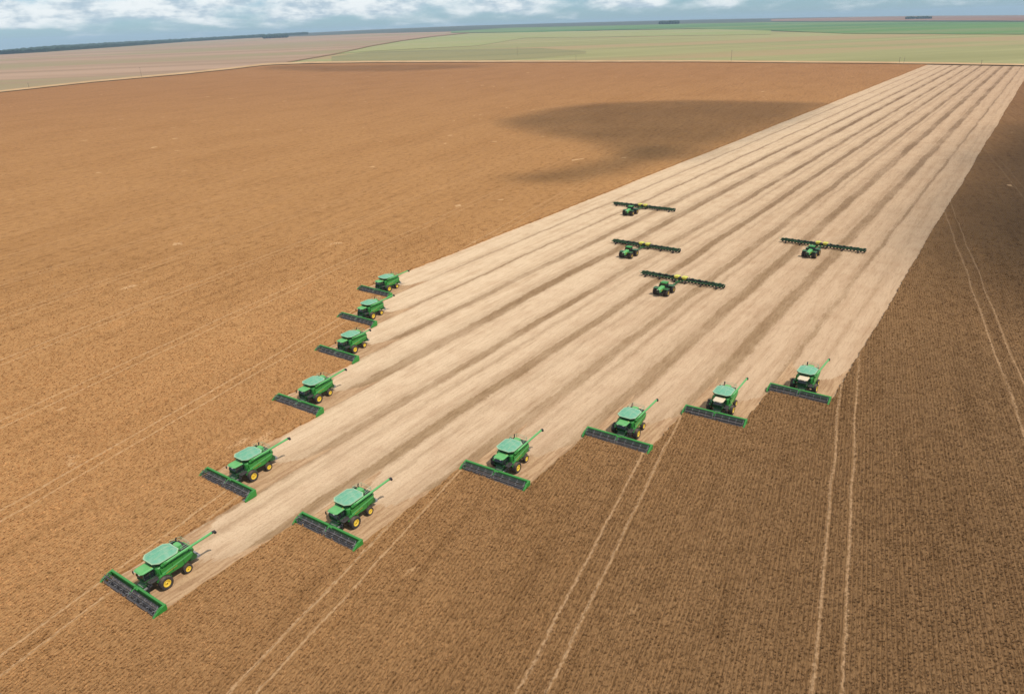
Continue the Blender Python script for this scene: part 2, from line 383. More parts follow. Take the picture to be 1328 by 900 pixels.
band('far_ploughed_field', [(1000, 29.6), (1060, 28.6), (1200, 29.1), (1328, 29.1), (1800, 31)], [(1000, 26.0), (1060, 24.4), (1190, 22.2), (1328, 21.5), (1800, 23)], M_pink, 1000, 1780, 5.0, ny=5)
band('far_dark_strip', [(1000, 29.6), (1200, 29.1), (1800, 31)], [(1000, 28.6), (1200, 27.6), (1800, 29.6)], M_bluegr, 1000, 1780, 6.0, ny=3)
band('dirt_track', BND, up_(BND, 2.2), M_track, -400, 1780, 7.0, nx=160, ny=3)
band('farm_lane', [(x, y + .35) for x, y in diag_top], [(x, y - .25) for x, y in diag_top], M_soil, 372, 608, 7.0, ny=3)
wl = band('woodland', [(-400, 102), (-150, 84), (0, 71.5), (60, 68.0), (110, 64.5), (180, 59.5), (240, 55.0), (340, 49.0), (420, 44.0)],
          [(-400, 93), (-150, 79.5), (0, 68.5), (60, 63), (150, 57.3), (240, 52.8), (330, 47.8), (420, 43.5)], M_wood, -400, 400, 2.0, nx=420, ny=6, height=22.0, kind='stuff')
wl['label'] = 'long dark blue-green belt of woodland along the left horizon'

# ------------------------------------------------------------------ the field: uncut crop and harvested passes
def uv2xy(u, v): return (hu[0] * u + hv[0] * v, hu[1] * u + hv[1] * v)
def xy2uv(x, y): return (hu[0] * x + hu[1] * y, hv[0] * x + hv[1] * y)
def u_end(v): return 1300.0 - (v + 152) * 0.27
def edge_v(b, u):
    """ragged border of a pass: b index of VB, u along the pass"""
    k = b * 7.3
    n = 0.07 * math.sin(u * 0.9 + k) + 0.06 * math.sin(u * 2.3 + k * 2) + 0.12 * math.sin(u * 0.11 + k) + 0.22 * math.sin(u * 0.031 + k * 3)
    h = math.sin(u * 127.1 + k * 311.7) * 43758.5453; h -= math.floor(h)
    n += (h - 0.5) * 0.30
    return VB[b] + n
GRID = [-260 + 0.8 * k for k in range(763)] + [352 + 3.0 * k for k in range(83)] + [600 + 10.0 * k for k in range(80)]
def steps(u0, u1):
    # one common grid of stations, so that neighbouring passes share their border exactly
    return [u0] + [u for u in GRID if u0 + 0.05 < u < u1 - 0.05] + [u1]
NC = len(UV)
CROP_Z = 0.45
crop_polys = []
def snap(u): return u
for i, (uc, vc) in enumerate(UV):
    u1 = uc - 1.7
    crop_polys.append([(u, edge_v(i, u)) for u in steps(-260, u1)] + [(u, edge_v(i + 1, u)) for u in reversed(steps(-260, u1))])
# left of the strip, out to the far and left limits of the field
leftlim = [G(px, lin(BND, px)) for px in (1192, 1150, 1100, 1000, 900, 780, 664, 560, 480, 420, 380, 360, 345, 320, 290, 240, 180, 120, 60, 0, -60, -140)]
L = [(u, edge_v(0, u)) for u in steps(-260, u_end(VB[0]) - 2)]
L += [xy2uv(*q) for q in leftlim] + [(200, -1500), (-260, -1500)]
crop_polys.append(L)
Rr = [(u, edge_v(NC, u)) for u in reversed(steps(-260, u_end(VB[-1]) - 2))]
Rr += [(-260, 1400), (u_end(1400), 1400)]
rightlim = [G(px, lin(BND, px)) for px in (1800, 1600, 1500, 1420, 1360)]
Rr[-1:] = [xy2uv(*rightlim[0])]
Rr += [xy2uv(*q) for q in rightlim[1:]]
crop_polys.append(Rr)
V, F = [], []
for poly in crop_polys:
    # drop repeated points
    P = [poly[0]]
    for q in poly[1:]:
        if abs(q[0] - P[-1][0]) + abs(q[1] - P[-1][1]) > 1e-4: P.append(q)
    b0 = len(V); n = len(P)
    XY = [uv2xy(*q) for q in P]
    area = sum(XY[i][0] * XY[(i + 1) % n][1] - XY[(i + 1) % n][0] * XY[i][1] for i in range(n))
    if area < 0: XY.reverse()
    for x, y in XY: V.append((x, y, CROP_Z))
    for x, y in XY: V.append((x, y, -0.02))
    tris = tessellate_polygon([[Vector((x, y, 0)) for x, y in XY]])
    for t in tris:
        a, b, c = [XY[k] for k in t]
        if (b[0] - a[0]) * (c[1] - a[1]) - (b[1] - a[1]) * (c[0] - a[0]) < 0: t = (t[0], t[2], t[1])
        F.append(tuple(b0 + k for k in t))
    for k in range(n):
        j = (k + 1) % n; F.append((b0 + k, b0 + n + k, b0 + n + j, b0 + j))
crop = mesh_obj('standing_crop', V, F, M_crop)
tag(crop, 'brown ripe soybean crop not yet cut, on both sides of the pale strip', None, None, 'stuff')

V, F = [], []
for i, (uc, vc) in enumerate(UV):
    us = steps(uc - 1.9, min(u_end(VB[i]), u_end(VB[i + 1])))
    b0 = len(V)
    for u in us:
        for b in (i, i + 1):
            x, y = uv2xy(u, edge_v(b, u)); V.append((x, y, 0.03))
    for k in range(len(us) - 1):
        F.append((b0 + 2 * k, b0 + 2 * k + 1, b0 + 2 * k + 3, b0 + 2 * k + 2))
o = mesh_obj('harvested_strip', V, F, M_stub); tag(o, kind='structure')

# bare stubble right behind each header, before the chaff is spread over it
def fresh_material():
    m = NT('fresh_stubble'); p, x, y, z = m.pos()
    a = m.noise(m.comb(m.math('MULTIPLY', m.axis(*hv), 1.6), m.math('MULTIPLY', m.axis(*hu), 0.16)), 1.0, 5, 0.65)
    b = m.noise(p, 2.0, 5, 0.7)
    base = m.mix(m.map(a, 0.4, 0.62), K(S(206, 168, 128), ALB), K(S(178, 140, 104), ALB))
    base = m.mix(m.map(b, 0.5, 0.68, 0, .6), base, m.mix(1.0, base, (0.62, 0.58, 0.52), 'MULTIPLY'))
    m.bump(b, 0.12, 0.6)
    return m.done(base, 0.95, 0.08)
M_fresh = fresh_material()
V, F = [], []
for i, (uc, vc) in enumerate(UV):
    hw = 5.7; N = 150
    b0 = len(V)
    for k in range(N + 1):
        f = k / N; v = vc - hw + 2 * hw * f
        a = abs(f - 0.5) * 2
        ln = 8.3 + 9.0 * a ** 2.4 + random.uniform(-0.8, 0.8) + 0.9 * math.sin(f * 23 + i) * a
        for uu in (uc - 1.9, uc + ln):
            x, y = uv2xy(uu, v); V.append((x, y, 0.036))
    for k in range(N): F.append((b0 + 2 * k, b0 + 2 * k + 2, b0 + 2 * k + 3, b0 + 2 * k + 1))
o = mesh_obj('bare_stubble', V, F, M_fresh); tag(o, kind='structure')

# single dry plants standing above the canopy, thinning out with distance
def harvested(u, v):
    h = np.zeros(u.shape, bool)
    for i, (uc, vc) in enumerate(UV): h |= (v > VB[i] - 0.15) & (v < VB[i + 1] + 0.15) & (u > uc - 1.6)
    return h
ww, ss = np.meshgrid(np.arange(-265, 130, 0.55), np.arange(-60, 330, 0.30))
ww = ww.ravel(); ss = ss.ravel()
ww = ww + RNG.normal(0, 0.07, ww.shape) ; ss = ss + RNG.uniform(-0.14, 0.14, ss.shape)
X = ru[0] * ss + rw[0] * ww; Y = ru[1] * ss + rw[1] * ww
D = np.hypot(X, Y)
keep = (Y > 52) & (np.abs(X) < Y * 0.78 + 14) & (D < 300)
keep &= RNG.random(D.shape) < np.clip((300 - D) / 190, 0, 1) ** 1.3 * 0.95
uu = hu[0] * X + hu[1] * Y; vv = hv[0] * X + hv[1] * Y
keep &= ~harvested(uu, vv)
for off in (3.9, 6.9):
    fr = (ww - off + 15) % 30 - 15
    keep &= np.abs(fr) > 0.30
X, Y = X[keep], Y[keep]
print('plants', len(X))
pv, pf = [], []
rr = random.Random(3)
for k in range(11):       # thin stems with pods: narrow blades leaning out of one root
    a = rr.uniform(0, 2 * math.pi); ln = rr.uniform(0.20, 0.36); tilt = rr.uniform(0.15, 0.75)
    dx, dy = math.cos(a), math.sin(a); px_, py_ = -dy, dx; w = rr.uniform(0.025, 0.05)
    bx, by = dx * 0.04, dy * 0.04
    tx, ty, tz = dx * ln * math.sin(tilt), dy * ln * math.sin(tilt), ln * math.cos(tilt)
    mx, my, mz = (bx + tx) / 2, (by + ty) / 2, tz * 0.6
    b0 = len(pv)
    pv += [(bx, by, 0), (mx + px_ * w, my + py_ * w, mz), (mx - px_ * w, my - py_ * w, mz), (bx + tx, by + ty, tz)]
    pf += [(b0, b0 + 1, b0 + 2), (b0 + 1, b0 + 3, b0 + 2)]
pm = bpy.data.meshes.new('dry_plant'); pm.from_pydata(pv, [], pf); pm.update(); pm.materials.append(M_plant)
tmpl = bpy.data.objects.new('dry_plant_source', pm)       # only used through the modifier, not linked to the scene
me = bpy.data.meshes.new('crop_plants'); me.from_pydata([(float(a), float(b), CROP_Z - 0.12) for a, b in zip(X, Y)], [], []); me.update()
cp = bpy.data.objects.new('crop_plants', me); col.objects.link(cp)
ng = bpy.data.node_groups.new('scatter_plants', 'GeometryNodeTree')
ng.interface.new_socket('Geometry', in_out='INPUT', socket_type='NodeSocketGeometry'); ng.interface.new_socket('Geometry', in_out='OUTPUT', socket_type='NodeSocketGeometry')
gi = ng.nodes.new('NodeGroupInput'); go = ng.nodes.new('NodeGroupOutput')
m2p = ng.nodes.new('GeometryNodeMeshToPoints'); iop = ng.nodes.new('GeometryNodeInstanceOnPoints'); oi = ng.nodes.new('GeometryNodeObjectInfo')
oi.inputs[0].default_value = tmpl
rv = ng.nodes.new('FunctionNodeRandomValue'); rv.data_type = 'FLOAT_VECTOR'; rv.inputs[0].default_value = (-0.15, -0.15, 0); rv.inputs[1].default_value = (0.15, 0.15, 6.28)
rs_ = ng.nodes.new('FunctionNodeRandomValue'); rs_.data_type = 'FLOAT'; rs_.inputs[2].default_value = 0.65; rs_.inputs[3].default_value = 1.3; rs_.inputs['Seed'].default_value = 4
ng.links.new(gi.outputs[0], m2p.inputs[0]); ng.links.new(m2p.outputs[0], iop.inputs['Points']); ng.links.new(oi.outputs['Geometry'], iop.inputs['Instance'])
ng.links.new(rv.outputs[0], iop.inputs['Rotation']); ng.links.new(rs_.outputs[1], iop.inputs['Scale']); ng.links.new(iop.outputs[0], go.inputs[0])
md = cp.modifiers.new('scatter', 'NODES'); md.node_group = ng
tag(cp, 'dry brown soybean stems standing up out of the near crop rows', None, None, 'stuff')

# ------------------------------------------------------------------ mesh builder for machines
STUFF = {'tines', 'spider', 'cross_rib', 'spreader', 'panel_gap', 'ladder', 'hand_rail', 'reel', 'draper_belt', 'cutter_bar', 'toolbar', 'catwalk', 'pillars'}   # small pieces no one could pick apart at this distance
class MB:
    def __init__(s): s.v = []; s.f = []
    def add(s, V, F):
        b = len(s.v); s.v += [tuple(v) for v in V]; s.f += [tuple(b + k for k in f) for f in F]; return s
    def box(s, x0, x1, y0, y1, z0, z1, ch=0.0):
        if ch:
            return s.prism([(x0 + ch, z0), (x1 - ch, z0), (x1, z0 + ch), (x1, z1 - ch), (x1 - ch, z1), (x0 + ch, z1), (x0, z1 - ch), (x0, z0 + ch)], y0, y1, 'y')
        V = [(x, y, z) for x in (x0, x1) for y in (y0, y1) for z in (z0, z1)]
        return s.add(V, [(0, 1, 3, 2), (4, 6, 7, 5), (0, 4, 5, 1), (2, 3, 7, 6), (0, 2, 6, 4), (1, 5, 7, 3)])
    def prism(s, pts, a, b, ax='y'):
        """polygon extruded along an axis: y -> pts are (x,z); x -> (y,z); z -> (x,y)"""
        mk = {'y': lambda p, t: (p[0], t, p[1]), 'x': lambda p, t: (t, p[0], p[1]), 'z': lambda p, t: (p[0], p[1], t)}[ax]
        n = len(pts); V = [mk(p, a) for p in pts] + [mk(p, b) for p in pts]
        F = [tuple(range(n)), tuple(range(2 * n - 1, n - 1, -1))] + [(i, n + i, n + (i + 1) % n, (i + 1) % n) for i in range(n)]
        return s.add(V, F)
    def loft(s, rings, cap=True):
        n = len(rings[0]); V = [p for r in rings for p in r]; F = []
        for k in range(len(rings) - 1):
            for i in range(n): F.append((k * n + i, k * n + (i + 1) % n, (k + 1) * n + (i + 1) % n, (k + 1) * n + i))
        if cap: F += [tuple(range(n - 1, -1, -1)), tuple(range((len(rings) - 1) * n, len(rings) * n))]
        return s.add(V, F)
    def tube(s, pts, r, n=8):
        pts = [Vector(p) for p in pts]; rings = []
        for i, p in enumerate(pts):
            d = (pts[min(i + 1, len(pts) - 1)] - pts[max(i - 1, 0)]).normalized()
            a = d.cross(Vector((0, 0, 1)));
            if a.length < 1e-3: a = d.cross(Vector((0, 1, 0)))
            a.normalize(); b = d.cross(a)
            rr_ = r[i] if isinstance(r, (list, tuple)) else r
            rings.append([p + a * rr_ * math.cos(t * 2 * math.pi / n) + b * rr_ * math.sin(t * 2 * math.pi / n) for t in range(n)])
        return s.loft(rings)
    def lathe_y(s, prof, cx, cy, cz, n=24, cap=True):
        """profile of (radius, y) turned about an axis along y"""
        V = []; F = []; m = len(prof)
        for i in range(n):
            t = 2 * math.pi * i / n
            for r, yy in prof: V.append((cx + r * math.cos(t), cy + yy, cz + r * math.sin(t)))
        for i in range(n):
            j = (i + 1) % n
            for k in range(m - 1): F.append((i * m + k, j * m + k, j * m + k + 1, i * m + k + 1))
        if cap: F.append(tuple(i * m for i in range(n))); F.append(tuple(i * m + m - 1 for i in reversed(range(n))))
        return s.add(V, F)
    def build(s, name, mat, parent=None, smooth=False):
        o = mesh_obj(name, s.v, s.f, mat, parent)
        me = o.data
        import bmesh
        bm = bmesh.new(); bm.from_mesh(me); bmesh.ops.recalc_face_normals(bm, faces=bm.faces); bm.to_mesh(me); bm.free()
        if smooth:
            me.polygons.foreach_set('use_smooth', [True] * len(me.polygons)); me.set_sharp_from_angle(angle=R(35))
        if name in STUFF: o['kind'] = 'stuff'
        return o

def paint(name, c, rough=0.4, spec=0.4, dirt=0.35, dirtc=(0.30, 0.22, 0.14)):
    m = NT(name)
    tcn = m.n('ShaderNodeTexCoord')
    a = m.noise(tcn.outputs['Object'], 1.3, 5, 0.65); sp = m.n('ShaderNodeNewGeometry'); sn = m.n('ShaderNodeSeparateXYZ')
    m.t.links.new(sp.outputs['Normal'], sn.inputs[0])
    topd = m.map(sn.outputs[2], 0.2, 1.0, 0.35, 1.0)       # dust settles on upward faces
    f = m.math('MULTIPLY', m.map(a, 0.35, 0.75, 0.15, dirt * 1.6), topd)
    base = m.mix(f, c, dirtc)
    return m.done(base, m.math('MULTIPLY_ADD', f, 0.5, rough), spec)
M_grn = paint('green_paint', (0.018, 0.205, 0.026), 0.34, 0.5, 0.09, (0.20, 0.26, 0.12))
M_grn2 = paint('pale_green_roof', (0.060, 0.33, 0.080), 0.5, 0.4, 0.2, (0.34, 0.40, 0.22))
M_dkg = paint('dark_green_paint', (0.012, 0.090, 0.022), 0.4, 0.4, 0.18, (0.12, 0.12, 0.07))
M_teal = paint('grain_tank_cover', (0.095, 0.31, 0.19), 0.75, 0.2, 0.42, (0.30, 0.40, 0.28))
M_rim_t = paint('tank_rim', (0.24, 0.42, 0.25), 0.6, 0.3, 0.4, (0.40, 0.40, 0.26))
M_cream = paint('cream_roof', (0.62, 0.50, 0.34), 0.6, 0.3, 0.3, (0.5, 0.4, 0.28))
M_yel = paint('yellow_rim', (0.74, 0.50, 0.03), 0.4, 0.4, 0.25, (0.45, 0.33, 0.18))
M_yel2 = paint('yellow_tank', (0.62, 0.58, 0.08), 0.5, 0.4, 0.25, (0.45, 0.40, 0.2))
M_tyre = paint('tyre_rubber', (0.030, 0.027, 0.026), 0.8, 0.2, 0.55, (0.17, 0.125, 0.09))
M_blk = paint('black_metal', (0.018, 0.018, 0.020), 0.6, 0.3, 0.35, (0.10, 0.085, 0.07))
M_gry = paint('grey_steel', (0.20, 0.20, 0.21), 0.5, 0.4, 0.45, (0.25, 0.2, 0.15))
M_belt = paint('dark_belt', (0.045, 0.045, 0.055), 0.7, 0.2, 0.45, (0.20, 0.15, 0.11))
M_tine = paint('reel_tine', (0.34, 0.34, 0.38), 0.6, 0.3, 0.3, (0.3, 0.25, 0.2))
M_glass = NT('cab_glass').done((0.012, 0.018, 0.018), 0.06, 0.6)
M_imp = paint('implement_green', (0.018, 0.085, 0.026), 0.5, 0.3, 0.2, (0.09, 0.08, 0.05))
M_rimt = paint('dull_rim', (0.40, 0.25, 0.03), 0.5, 0.3, 0.4, (0.25, 0.19, 0.11))
M_pale = paint('pale_marker', (0.45, 0.50, 0.30), 0.6, 0.3, 0.3)
M_red = paint('red_tail', (0.45, 0.03, 0.02), 0.4, 0.4, 0.2)
M_lamp = paint('lamp_lens', (0.7, 0.7, 0.65), 0.2, 0.5, 0.1)
M_wpole = paint('weathered_wood', (0.20, 0.16, 0.12), 0.9, 0.1, 0.2)

def wheel(parent, name, x, y, z, r, w, rim_r, side, lugs=18, rim_mat=None):
    """tyre with rounded shoulders and raised tread bars, its rim a sub-part; side = +1 rim faces left"""
    m = MB()
    prof = [(rim_r, -w / 2 * .82), (r * .80, -w / 2), (r * .93, -w / 2 * .92), (r * .97, -w / 2 * .7), (r * .97, w / 2 * .7), (r * .93, w / 2 * .92), (r * .80, w / 2), (rim_r, w / 2 * .82)]
    m.lathe_y(prof, x, y, z, 26, False)
    for k in range(lugs):
        t = 2 * math.pi * k / lugs
        for sgn in (-1, 1):
            tt = t + (0.5 * 2 * math.pi / lugs if sgn > 0 else 0)
            V = []
            for (dy, da) in ((0.03, 0.0), (w / 2 * .93, 0.22)):
                for e in (-0.045, 0.045):
                    for rr_ in (r * .95, r * 1.0 if dy < .1 else r * .965):
                        a = tt + da * 0.35 / r + e / r
                        V.append((x + rr_ * math.cos(a), y + sgn * dy, z + rr_ * math.sin(a)))
            m.add(V, [(0, 1, 3, 2), (4, 6, 7, 5), (0, 4, 5, 1), (2, 3, 7, 6), (0, 2, 6, 4), (1, 5, 7, 3)])
    t_ = m.build(name, M_tyre, parent)
    q = MB(); s_ = side
    q.lathe_y([(rim_r * 1.0, -s_ * w * .40), (rim_r * 1.0, s_ * w * .36), (rim_r * 1.14, s_ * w * .47), (rim_r * .92, s_ * w * .48), (rim_r * .84, s_ * w * .36), (rim_r * .48, s_ * w * .32), (rim_r * .38, s_ * w * .42), (rim_r * .22, s_ * w * .44)], x, y, z, 20)
    for k in range(8):
        a = 2 * math.pi * k / 8; cx_, cz_ = x + rim_r * .6 * math.cos(a), z + rim_r * .6 * math.sin(a)
        q.lathe_y([(rim_r * .05, s_ * w * .30), (rim_r * .05, s_ * w * .37)], cx_, y, cz_, 6)
    q.build('rim', rim_mat or M_yel, t_)
    hb = MB().lathe_y([(rim_r * .15, s_ * w * .40), (rim_r * .13, s_ * w * .50)], x, y, z, 10)
    hb.build('hub', M_blk, t_)
    return t_

# ------------------------------------------------------------------ combine harvester (x forward, y left; origin on the ground under the back of the header)
HW_ = 6.2
def header(root):
    m = MB()   # rear sheet, top beam, floor
    m.prism([(0.0, 0.20), (0.06, 0.20), (0.10, 1.10), (0.0, 1.10)], -HW_, HW_)
    for y0, y1 in ((-HW_, -0.42), (0.42, HW_)):
        m.prism([(-0.14, 0.98), (0.10, 1.00), (0.20, 1.08), (0.16, 1.24), (-0.10, 1.32), (-0.16, 1.20)], y0, y1)
    m.prism([(-0.10, 0.98), (0.34, 0.98), (0.34, 1.14), (-0.10, 1.18)], -0.42, 0.42)
    m.box(-0.22, 0.0, -HW_, HW_, 0.22, 0.40)
    for k in range(9):
        y = -5.6 + 1.4 * k; m.box(-0.10, 0.0, y - .05, y + .05, 0.40, 1.02)
    fr = m.build('header_frame', M_grn, root)
    m = MB()
    m.prism([(0.08, 0.24), (1.75, 0.12), (1.75, 0.16), (0.08, 0.30)], -HW_ + .12, HW_ - .12)
    for k in range(40):
        y = -6.0 + 12.0 * k / 39
        m.prism([(0.30, 0.285), (1.55, 0.170), (1.55, 0.205), (0.30, 0.32)], y - .03, y + .03)
    m.build('draper_belt', M_belt, root)
    m = MB(); m.prism([(1.70, 0.10), (1.86, 0.08), (1.86, 0.12), (1.70, 0.17)], -HW_ + .1, HW_ - .1)
    for k in range(60):
        y = -6.05 + 12.1 * k / 59
        m.prism([(1.84, 0.085), (1.99, 0.095), (1.84, 0.115)], y - .025, y + .025)
    m.build('cutter_bar', M_gry, root)
    for s in (-1, 1):
        m = MB()
        y0, y1 = sorted((s * HW_, s * (HW_ + .22)))
        m.prism([(-0.16, 0.16), (1.5, 0.05), (2.05, 0.06), (1.95, 0.26), (1.30, 0.70), (0.55, 1.16), (-0.16, 1.30)], y0, y1)
        m.prism([(0.9, 0.86), (1.4, 0.62), (1.92, 0.26), (2.02, 0.28), (1.45, 0.76), (0.95, 1.0)], min(s * (HW_ - .04), s * (HW_ + .28)), max(s * (HW_ - .04), s * (HW_ + .28)))
        m.build('header_end_panel', M_grn, root)
    # two-piece reel: bats with tines carried by spider plates on a tube
    for s in (-1, 1):
        y0, y1 = (s * 0.25, s * 5.95)
        cx_, cz_, rr_ = 1.08, 0.98, 0.56
        m = MB(); m.tube([(cx_, y0, cz_), (cx_, y1, cz_)], 0.09, 8)
        for k in range(6):
            a = math.radians(60 * k + 15); bx, bz = cx_ + rr_ * math.cos(a), cz_ + rr_ * math.sin(a)
            m.tube([(bx, y0, bz), (bx, y1, bz)], 0.045, 5)
        rl = m.build('reel', M_blk, root)
        m = MB()
        for j in range(5):
            yy = y0 + (y1 - y0) * j / 4
            for k in range(6):
                a = math.radians(60 * k + 15)
                m.tube([(cx_, yy, cz_), (cx_ + rr_ * math.cos(a), yy, cz_ + rr_ * math.sin(a))], 0.035, 4)
        m.build('spider', M_gry, rl)
        m = MB()
        for k in range(6):
            a = math.radians(60 * k + 15); bx, bz = cx_ + rr_ * math.cos(a), cz_ + rr_ * math.sin(a)
            for j in range(28):
                yy = y0 + (y1 - y0) * (j + .5) / 28
                m.add([(bx - .02, yy - .02, bz), (bx + .02, yy - .02, bz), (bx, yy + .03, bz), (bx + .10, yy, bz - .26)], [(0, 1, 2), (0, 1, 3), (1, 2, 3), (2, 0, 3)])
        m.build('tines', M_tine, rl)
    for yy in (-HW_ + .02, -0.06, HW_ - .02):
        m = MB(); m.tube([(0.12, yy, 1.22), (0.75, yy, 1.16), (1.14, yy, 0.93)], 0.07, 6)
        m.build('reel_arm', M_grn, root)

def combine():
    root = empty('combine_harvester')
    header(root)
    # feeder house
    m = MB(); m.prism([(0.0, 0.30), (0.0, 1.02), (-2.1, 2.02), (-2.75, 2.05), (-2.75, 1.25)], -0.68, 0.68)
    fh = m.build('feeder_house', M_dkg, root)
    m = MB()
    for k in range(4):
        x = -0.35 - .48 * k; z = 1.02 + 1.0 * (-x) / 2.1 
        m.box(x - .06, x + .02, -0.70, 0.70, z - .06, z + .05)
    m.box(-1.7, -0.1, -0.98, -0.74, 0.62, 0.86); m.box(-1.5, -0.1, 0.74, 0.95, 0.70, 0.92)
    m.build('cross_rib', M_gry, fh)
    # main body: lofted side profile, rounded at the rear
    def sec(x, hw, z0, z1, c):
        return [(x, -hw + c, z0), (x, hw - c, z0), (x, hw, z0 + c * 1.4), (x, hw, z1 - c), (x, hw - c, z1), (x, -hw + c, z1), (x, -hw, z1 - c), (x, -hw, z0 + c * 1.4)]
    m = MB(); m.loft([sec(-2.30, 1.30, 1.75, 3.05, .12), sec(-2.5, 1.52, 1.60, 3.20, .12), sec(-4.2, 1.58, 1.30, 3.30, .16), sec(-6.4, 1.58, 1.40, 3.36, .2), (sec(-7.4, 1.50, 1.72, 3.22, .25)), sec(-7.95, 1.28, 2.15, 2.95, .25)])
    body = m.build('body', M_grn, root, True)
    for s in (-1, 1):
        m = MB()      # side shields standing proud, with a swept bright moulding
        ya, yb = s * 1.56, s * 1.74
        m.prism([(-2.7, 1.75), (-3.4, 1.55), (-5.6, 1.50), (-7.1, 1.95), (-7.5, 2.4), (-7.4, 2.95), (-6.4, 3.10), (-2.7, 2.90)], min(ya, yb), max(ya, yb))
        sh = m.build('side_shield', M_grn, root)
        m = MB(); m.prism([(-2.75, 2.02), (-7.35, 2.62), (-7.40, 2.82), (-2.75, 2.26)], min(s * 1.73, s * 1.80), max(s * 1.73, s * 1.80)); m.build('moulding', M_grn2, sh)
        m = MB(); m.prism([(-2.75, 1.86), (-5.0, 2.10), (-5.0, 2.13), (-2.75, 1.90)], min(s * 1.73, s * 1.755), max(s * 1.73, s * 1.755)); m.build('stripe', M_yel, sh)
        m = MB()      # panel joint lines
        for xx in (-4.35, -6.0): m.box(xx - .03, xx + .03, min(s * 1.735, s * 1.75), max(s * 1.735, s * 1.75), 1.6, 2.95)
        m.build('panel_gap', M_blk, sh)
    # underbody and straw chopper
    m = MB(); m.box(-6.6, -2.4, -0.95, 0.95, 0.95, 1.7, .1); m.build('chassis', M_dkg, root)
    m = MB(); m.prism([(-7.1, 1.05), (-8.15, 0.95), (-8.35, 1.25), (-7.9, 2.1), (-7.1, 1.9)], -1.15, 1.15)
    m.build('straw_chopper', M_dkg, root)
    m = MB()
    for k in range(7): y = -1.05 + .35 * k; m.prism([(-8.1, 0.80), (-8.75, 0.72), (-8.75, 0.98), (-8.1, 1.12)], y - .02, y + .02)
    m.box(-8.78, -8.1, -1.15, 1.15, 1.10, 1.14)
    m.build('spreader', M_gry, root)
    # axles
    m = MB(); m.tube([(-2.75, -2.3, .98), (-2.75, 2.3, .98)], .22, 10); m.box(-3.05, -2.45, -1.2, 1.2, .75, 1.3); m.build('front_axle', M_dkg, root)
    m = MB(); m.tube([(-6.25, -1.7, .70), (-6.25, 1.7, .70)], .13, 8); m.box(-6.45, -6.05, -.5, .5, .6, 1.2); m.build('rear_axle', M_dkg, root)
    for s in (-1, 1):
        wheel(root, 'front_wheel', -2.75, s * 2.12, 0.98, 0.98, 0.82, 0.48, s)
        wheel(root, 'rear_wheel', -6.25, s * 1.72, 0.69, 0.69, 0.54, 0.36, s, 16)
        m = MB(); pts = []
        for k in range(8): a = R(30 + 20 * k); pts.append((-2.75 + 1.12 * math.cos(a), .98 + 1.12 * math.sin(a)))
        for k in reversed(range(8)): a = R(30 + 20 * k); pts.append((-2.75 + 1.06 * math.cos(a), .98 + 1.06 * math.sin(a)))
        n_ = len(pts)
        y0, y1 = sorted((s * 1.60, s * 2.0))
        for k in range(7): m.prism([pts[k], pts[k + 1], pts[n_ - 2 - k], pts[n_ - 1 - k]], y0, y1)
        m.build('fender', M_grn, root)
    # cab
    m = MB()
    A = [(-0.72, -.80, 1.90), (-0.72, .80, 1.90), (-2.20, .84, 1.90), (-2.20, -.84, 1.90)]
    B = [(-0.95, -.76, 3.12), (-0.95, .76, 3.12), (-2.20, .84, 3.12), (-2.20, -.84, 3.12)]
    C_ = [(-0.58, -.80, 2.45), (-0.58, .80, 2.45), (-2.20, .88, 2.45), (-2.20, -.88, 2.45)]
    m.loft([A, C_, B]); cab = m.build('cab', M_glass, root)
    m = MB()
    for s in (-1, 1):
        m.tube([(-0.70, s * .82, 1.90), (-0.56, s * .82, 2.45), (-0.93, s * .78, 3.12)], .045, 5)
        m.tube([(-1.55, s * .87, 1.90), (-1.55, s * .88, 2.45), (-1.55, s * .83, 3.12)], .04, 5)
    m.box(-2.25, -.62, -.90, .90, 1.76, 1.92); o = m.build('pillars', M_dkg, cab)
    m = MB(); m.box(-2.46, -2.20, -1.15, 1.15, 1.75, 3.05); m.build('cab_bulkhead', M_dkg, root)
    m = MB(); m.loft([[(-0.42, -.74, 3.12), (-0.42, .74, 3.12), (-.66, .96, 3.12), (-2.16, .98, 3.12), (-2.16, -.98, 3.12), (-.66, -.96, 3.12)],
                     [(-0.36, -.74, 3.24), (-0.36, .74, 3.24), (-.63, .99, 3.24), (-2.18, 1.0, 3.24), (-2.18, -1.0, 3.24), (-.63, -.99, 3.24)],
                     [(-0.52, -.62, 3.36), (-0.52, .62, 3.36), (-.76, .84, 3.38), (-2.12, .86, 3.38), (-2.12, -.86, 3.38), (-.76, -.84, 3.38)]])
    m.build('cab_roof', M_grn2, root)
    for s in (-1, 1):
        m = MB()
        m.tube([(-.7, s * .85, 3.05), (-.5, s * 1.35, 3.0), (-.5, s * 1.38, 2.5)], .025, 4); m.box(-.55, -.47, s * 1.38 - .12, s * 1.38 + .12, 2.4, 2.85)
        m.build('mirror', M_blk, root)
        m = MB(); m.box(-.37, -.32, s * .55 - .14, s * .55 + .14, 3.13, 3.22); m.build('work_light', M_lamp, root)
    # platform, ladder, rails on the left
    m = MB(); m.box(-2.35, -0.85, 1.03, 1.95, 1.86, 1.92)
    for yy in (1.55, 1.95): m.tube([(-0.72, yy, 1.9), (-0.42, yy, 0.55)], .03, 4)
    for k in range(5): t = k / 4; m.box(-.78 + .26 * t, -.62 + .26 * t, 1.55, 1.95, 1.72 - 1.1 * t, 1.76 - 1.1 * t)
    m.tube([(-0.9, 1.95, 1.9), (-0.9, 1.95, 2.75), (-2.2, 1.95, 2.75), (-2.2, 1.95, 1.9)], .025, 4)
    m.build('ladder', M_blk, root)
